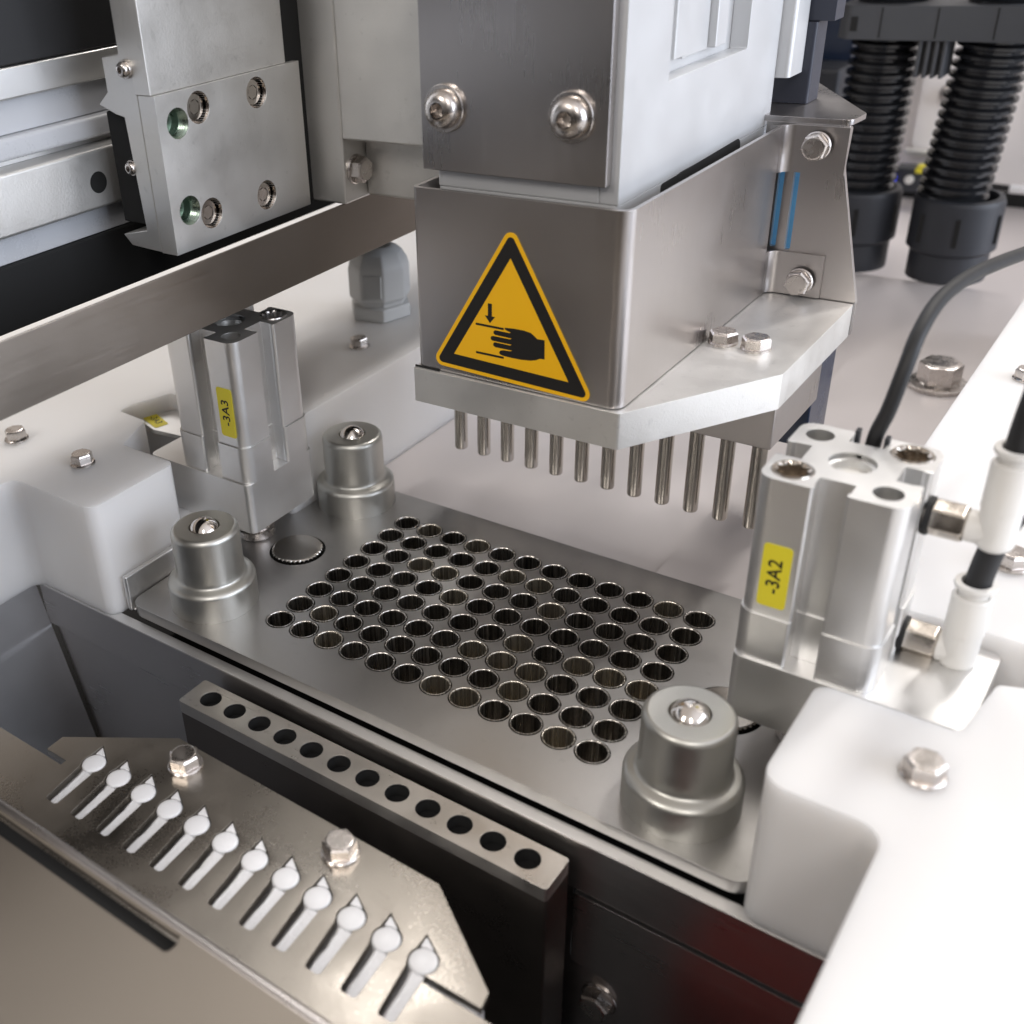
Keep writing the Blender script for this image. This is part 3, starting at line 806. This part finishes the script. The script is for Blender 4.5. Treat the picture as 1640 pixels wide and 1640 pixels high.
hand = [(22.3, 11.75), (25, 11.95), (27.9, 11.97), (29.9, 11.7), (31.0, 11.0), (31.82, 10.37), (33.95, 10.45), (34.05, 5.3), (32.65, 5.2), (31.6, 4.6), (30.0, 4.15), (27.2, 3.85), (24.5, 3.8), (21.78, 3.9), (20.9, 4.1), (20.6, 4.55), (20.9, 5.15), (21.78, 5.45), (23.9, 5.55), (24.6, 5.85), (19.5, 5.85), (18.9, 6.1), (18.77, 6.6), (19.1, 7.1), (19.6, 7.2), (23.9, 7.15), (24.4, 7.45), (18.6, 7.5), (18.1, 7.8), (18.02, 8.25), (18.3, 8.7), (18.8, 8.85), (23.9, 8.85), (24.4, 9.15), (19.4, 9.25), (18.9, 9.6), (18.9, 10.1), (19.3, 10.5), (19.9, 10.55), (23.7, 10.5), (24.1, 10.75), (23.0, 11.0), (22.3, 11.3)]
bm = BM()
prism(bm, sg(hand), YS - .16, YS - .13, 'y')
prism(bm, sg([(17.25, 17.5), (17.25, 14.1), (16.3, 14.1), (17.85, 12.2), (19.4, 14.1), (18.45, 14.1), (18.45, 17.5)]), YS - .16, YS - .13, 'y')
prism(bm, sg([(13.5, 11.0), (22.0, 11.0), (22.0, 11.6), (13.5, 11.6)]), YS - .159, YS - .131, 'y')
prism(bm, sg([(13.5, 3.05), (22.0, 3.05), (22.0, 3.65), (13.5, 3.65)]), YS - .159, YS - .131, 'y')
obj('crushed_hand_symbol', bm, 'ink', ws)

# ================================================================== SLIDE CARRIAGE (left) AND LINEAR GUIDE
Cg = thing('slide_carriage', 'scratched aluminium slide carriage with sunk socket screws and a bent arm', 'slide carriage', (-35, 40, 100))
X = -35.0
holes = [(28.0, 134.0), (50.6, 133.8), (50.5, 105.9), (27.9, 106.4)]
ghol = [(20.0, 131.5), (20.0, 109.1)]
out = [(13.2, 98.6), (69.2, 98.6), (69.2, 139.2), (13.2, 139.2)]
bm = BM(); prism(bm, out, X - 6, X, 'x', [list(reversed(circ(a, b, 4.1, 32))) for a, b in holes] + [list(reversed(circ(a, b, 3.85, 32))) for a, b in ghol])
obj('drilled_face', bm, 'alu_light', Cg, bevel=.35)
for a, b in holes:
    bm = BM(); c = (X, a, b)
    lathe(bm, [(4.09, -.25), (4.09, -5.2), (3.5, -5.2), (3.5, -1.9), (3.2, -1.6), (1.9, -1.55)], c, 'x', 36)
    hexprism(bm, c, 3.3, -1.6, -3.6, 'x', 15, cham=False)
    obj('socket_screw', bm, 'chrome', Cg, sharp=30)
for a, b in ghol:
    bm = BM(); lathe(bm, [(3.84, -.25), (3.35, -.8), (3.6, -1.2), (3.3, -1.6), (3.6, -2.0), (3.3, -2.4), (3.6, -2.8), (3.3, -3.2), (3.5, -3.6), (3.2, -5.8), (0, -5.8)], (X, a, b), 'x', 26)
    obj('threaded_hole', bm, 'thread', Cg, sharp=50)
bm = BM(); box(bm, X - 7, X - 1.2, 13.0, 65, 139.25, 230); obj('upper_plate', bm, 'alu_light', Cg, bevel=.3)
# C-shaped front flank
fl = [(-41.2, 98.7), (-41.2, 230), (-46, 230), (-46, 149), (-52.5, 148), (-52.5, 139.5), (-56.8, 136.2), (-50.5, 134.0), (-47.5, 133.5), (-46.0, 104.2), (-56, 102.0), (-53, 99.2)]
bm = BM(); prism(bm, [(a, b) for a, b in fl], 13.2, 69, 'y'); obj('carriage_flank', bm, 'alu_light', Cg, bevel=.3)
bm = BM(); lathe(bm, [(2.2, -.02), (2.2, -3), (0, -3)], (-43.2, 13.15, 145.0), 'y', 24, -1); bm.free()
obj('flank_screw', buttonhead((-43.4, 13.15, 145.5), 1.9, 'y', -1), 'bolt', Cg)
bm = BM(); box(bm, -58, -46.3, 16, 66, 104.6, 134); box(bm, -50, -47, 14.6, 66, 118, 123); obj('runner_block', bm, 'black', Cg, bevel=.5)
obj('runner_screw', buttonhead((-48.2, 14.5, 120.6), 1.7, 'y', -1), 'bolt', Cg)
# arm to the head
bm = BM()
box(bm, -38.5, -24.6, 73.4, 110, 98.4, 230)
box(bm, -24.62, 20.0, 73.4, 110, 117.3, 230)
box(bm, -24.62, 20.0, 84, 110, 99, 117.32)
obj('arm', bm, 'alu_light', Cg, bevel=.8, seg=3)
bm = BM(); box(bm, -46, -37.2, 65.2, 73.3, 98.6, 230); obj('gap_filler', bm, 'black', Cg)  # black filler put in to darken the gap beside the arm
obj('bolt', hexbolt((-24.6, 79.0, 107.8), 6.2, 'x', 1, 20, hh=3.2), 'bolt', Cg)

t = thing('linear_guide', 'horizontal aluminium linear axis profile with bright rail behind the carriage', 'linear guide', (-75, 0, 110))
for nm, mt, x1, z0, z1, bv in (('cover_band', 'rubber', -66.5, 148.3, 230, .5), ('top_band', 'alu', -66, 140.6, 148.0, .5), ('upper_web', 'band', -69, 132, 140.5, .3),
                               ('upper_lip', 'band', -66, 126.2, 131.9, 1.2), ('guide_rail', 'alu_light', -62.5, 108.6, 124.4, 1.0), ('rail_seat', 'alu', -70, 124.5, 126.1, 0),
                               ('lower_web', 'band', -68.5, 100.4, 108.4, .3), ('lower_lip', 'black', -67, 83, 100.3, .5)):
    bm = BM(); box(bm, -100, x1, -220, 330, z0, z1)
    obj(nm, bm, mt, t, bevel=bv)
for y in (-75, -31, 13):
    bm = BM(); lathe(bm, [(2.9, .05), (2.9, .02), (0, .02)], (-62.5, y, 115.6), 'x', 28)
    obj('rail_hole', bm, 'black', t)

t = thing('steel_beam', 'long brushed steel channel crossing in front of the linear guide', 'steel beam', (-27, 20, 80))
bm = BM(); box(bm, -27.7, -27, -260, 240, 80.2, 98.0)
obj('front_web', bm, 'beam', t, bevel=.2)
bm = BM(); box(bm, -66, -28.45, -260, 240, 80.2, 82); obj('trough_floor', bm, 'black', t)

# ================================================================== BACKGROUND
for hx, lab in ((81.5, 'black corrugated hose on the right, in front of the yellow-marked sensor'), (37.3, 'black corrugated hose on the left, half hidden by the bracket')):
    t = thing('corrugated_hose', lab, 'corrugated hose', (hx, 400, -5), 'black corrugated cable hoses')
    pts = []; rad = []
    z = 28.0; k = 0
    while z < 240:
        dx = (-3 + (z - 28) * .075 if hx > 60 else (z - 28) * .03 - .5)
        pts.append((hx + dx, 400 - (z - 28) * .02, z)); rad.append(15.4 if k % 4 in (1, 2) else 12.6)
        z += 1.25 if k % 4 == 1 else 1.05; k += 1
    bm = BM(); tube(bm, pts, rad, 40); obj('ribbed_tube', bm, 'hose', t, sharp=60)
    bm = BM(); c = (hx + (0 if hx < 60 else 1.0), 400, 0)
    lathe(bm, [(17.5, -5), (17.5, 8), (18.5, 9), (19.6, 10), (19.6, 31), (18.8, 33.5), (16.2, 34), (15.6, 32), (15.6, 28)], c, n=44)
    obj('gland_body', bm, 'blackp', t, sharp=40)
    bm = BM()
    for a in (-75, -15, 235): 
        ca, sa = math.cos(math.radians(a)), math.sin(math.radians(a))
        x, y = c[0] + 19.4 * ca, c[1] + 19.4 * sa
        box(bm, x - 1, x + 1, y - 1, y + 1, 14, 27)
    obj('latch_window', bm, 'black', t)
t = thing('hose_clamp', 'dark grey plastic double clamp gripping both corrugated hoses', 'hose clamp', (60, 395, 110))
bm = BM()
pr_ = rounded([(26, 377), (102, 377), (108, 383), (108, 415), (21, 415), (21, 383)], 4, 5)
prism(bm, pr_, 103.5, 117.5); obj('clamp_body', bm, 'greyp', t, bevel=1.2)
for x in (40, 63, 86):
    bm = BM(); box(bm, x, x + .6, 376.8, 377.3, 104.5, 116.8); obj('seam', bm, 'black', t)
for x in (27.5, 98):
    bm = BM(); box(bm, x, x + 3, 376.7, 377.2, 107, 113); obj('snap_slot', bm, 'black', t)
bm = BM()
for x in (57, 60.4, 63.8, 67.2): box(bm, x, x + 1.6, 378, 394, 88, 103.6)
obj('clamp_teeth', bm, 'greyp', t, bevel=.5)

t = thing('rear_wall', 'plain grey steel cabinet wall behind the corrugated hoses', 'cabinet wall', (60, 560, 0))
bm = BM(); box(bm, 0, 420, 600, 610, -22, 400); obj('wall_sheet', bm, 'wall', t)
bm = BM(); box(bm, 0, 420, 597, 599.9, -22, -14); obj('base_gap', bm, 'black', t)
bm = BM(); prism(bm, rrect(14, 60, 8, 60, 6, 5), 596, 599.8, 'y'); obj('raised_door', bm, 'wall', t, bevel=1)
obj('bolt', hexbolt((31, 596, 42), 9, 'y', -1, 10), 'bolt', t)
bm = BM(); box(bm, 12, 52, 588, 596, 6, 10); obj('ledge', bm, 'alu_light', t, bevel=1)
t = thing('dark_rear_panel', 'nearly black navy casing between the press head and the hoses', 'casing', (-30, 520, 0))
bm = BM(); box(bm, -300, -4, 500, 520, -22, 400); obj('panel_sheet', bm, 'navy', t)
bm = BM(); box(bm, -40, 0, 470, 500, 50, 75); obj('ridge', bm, 'blackp', t, bevel=2)
t = thing('sensor_unit', 'small black sensor with a blue lamp and yellow sticker behind the hoses', 'sensor', (30, 575, -6))
bm = BM(); box(bm, 13, 62, 570, 582, -12, 3); obj('sensor_case', bm, 'blackp', t, bevel=1)
bm = BM(); box(bm, 10.5, 14.5, 568.5, 570, -10, -2); obj('status_lamp', bm, 'led', t)
bm = BM(); lathe(bm, [(2.6, 0), (2.6, 1.5), (0, 1.8)], (22.5, 570, -4), 'y', 20, -1); obj('adjuster_screw', bm, 'fit', t)
bm = BM(); box(bm, 25, 45, 572, 580, 3.05, 3.6); box(bm, 25, 45, 569.7, 569.95, 0.3, 3.2); obj('yellow_sticker', bm, 'yellow', t)
t = thing('sensor_lead', 'thin dark lead ending in a white ferrule at the right edge', 'sensor lead', (70, 575, -6))
bm = BM(); tube(bm, [(62, 575, -5), (78, 573, -5)], 2.0, 14); obj('lead', bm, 'rubber', t)
bm = BM(); tube(bm, [(78, 573, -5), (112, 570, -4)], 2.6, 16); obj('ferrule', bm, 'plug', t)

# plates lying on the bed behind
t = thing('anchor_plate', 'pale steel plate with one large hex bolt behind the -3A2 cylinder', 'steel plate', (105, 240, -5))
bm = BM(); prism(bm, rounded([(78, 70), (133, 70), (133, 279), (77, 273)], [1, 1, 2, 8], 5), -4.98, -2.4); obj('plate', bm, 'bed', t, bevel=.5)
bm = BM(); lathe(bm, [(0, 0), (10.8, 0), (10.8, 1.4), (10.4, 1.7), (5, 1.7)], (113, 258, -2.4)); obj('washer', bm, 'bolt', t)
obj('bolt', hexbolt((113, 258, -.8), 12.5, 'z', 1, 15, flange=6.8, hh=7.5), 'bolt', t)
t = thing('blue_casing', 'glossy blue casing glimpsed through the two bracket windows', 'blue casing', (70, 165, 80))
bm = BM(); box(bm, 62, 86, 156, 172, 68, 106); obj('casing', bm, 'blue', t, bevel=1.5)
t = thing('red_reflector', 'unseen red block added for its reflection in the front panel', 'added reflector', (170, -70, -85))
bm = BM(); box(bm, 122, 200, -100, -52, -100, -66); obj('box', bm, 'red', t, bevel=2)  # out of view, added only to tint the panel's reflection red
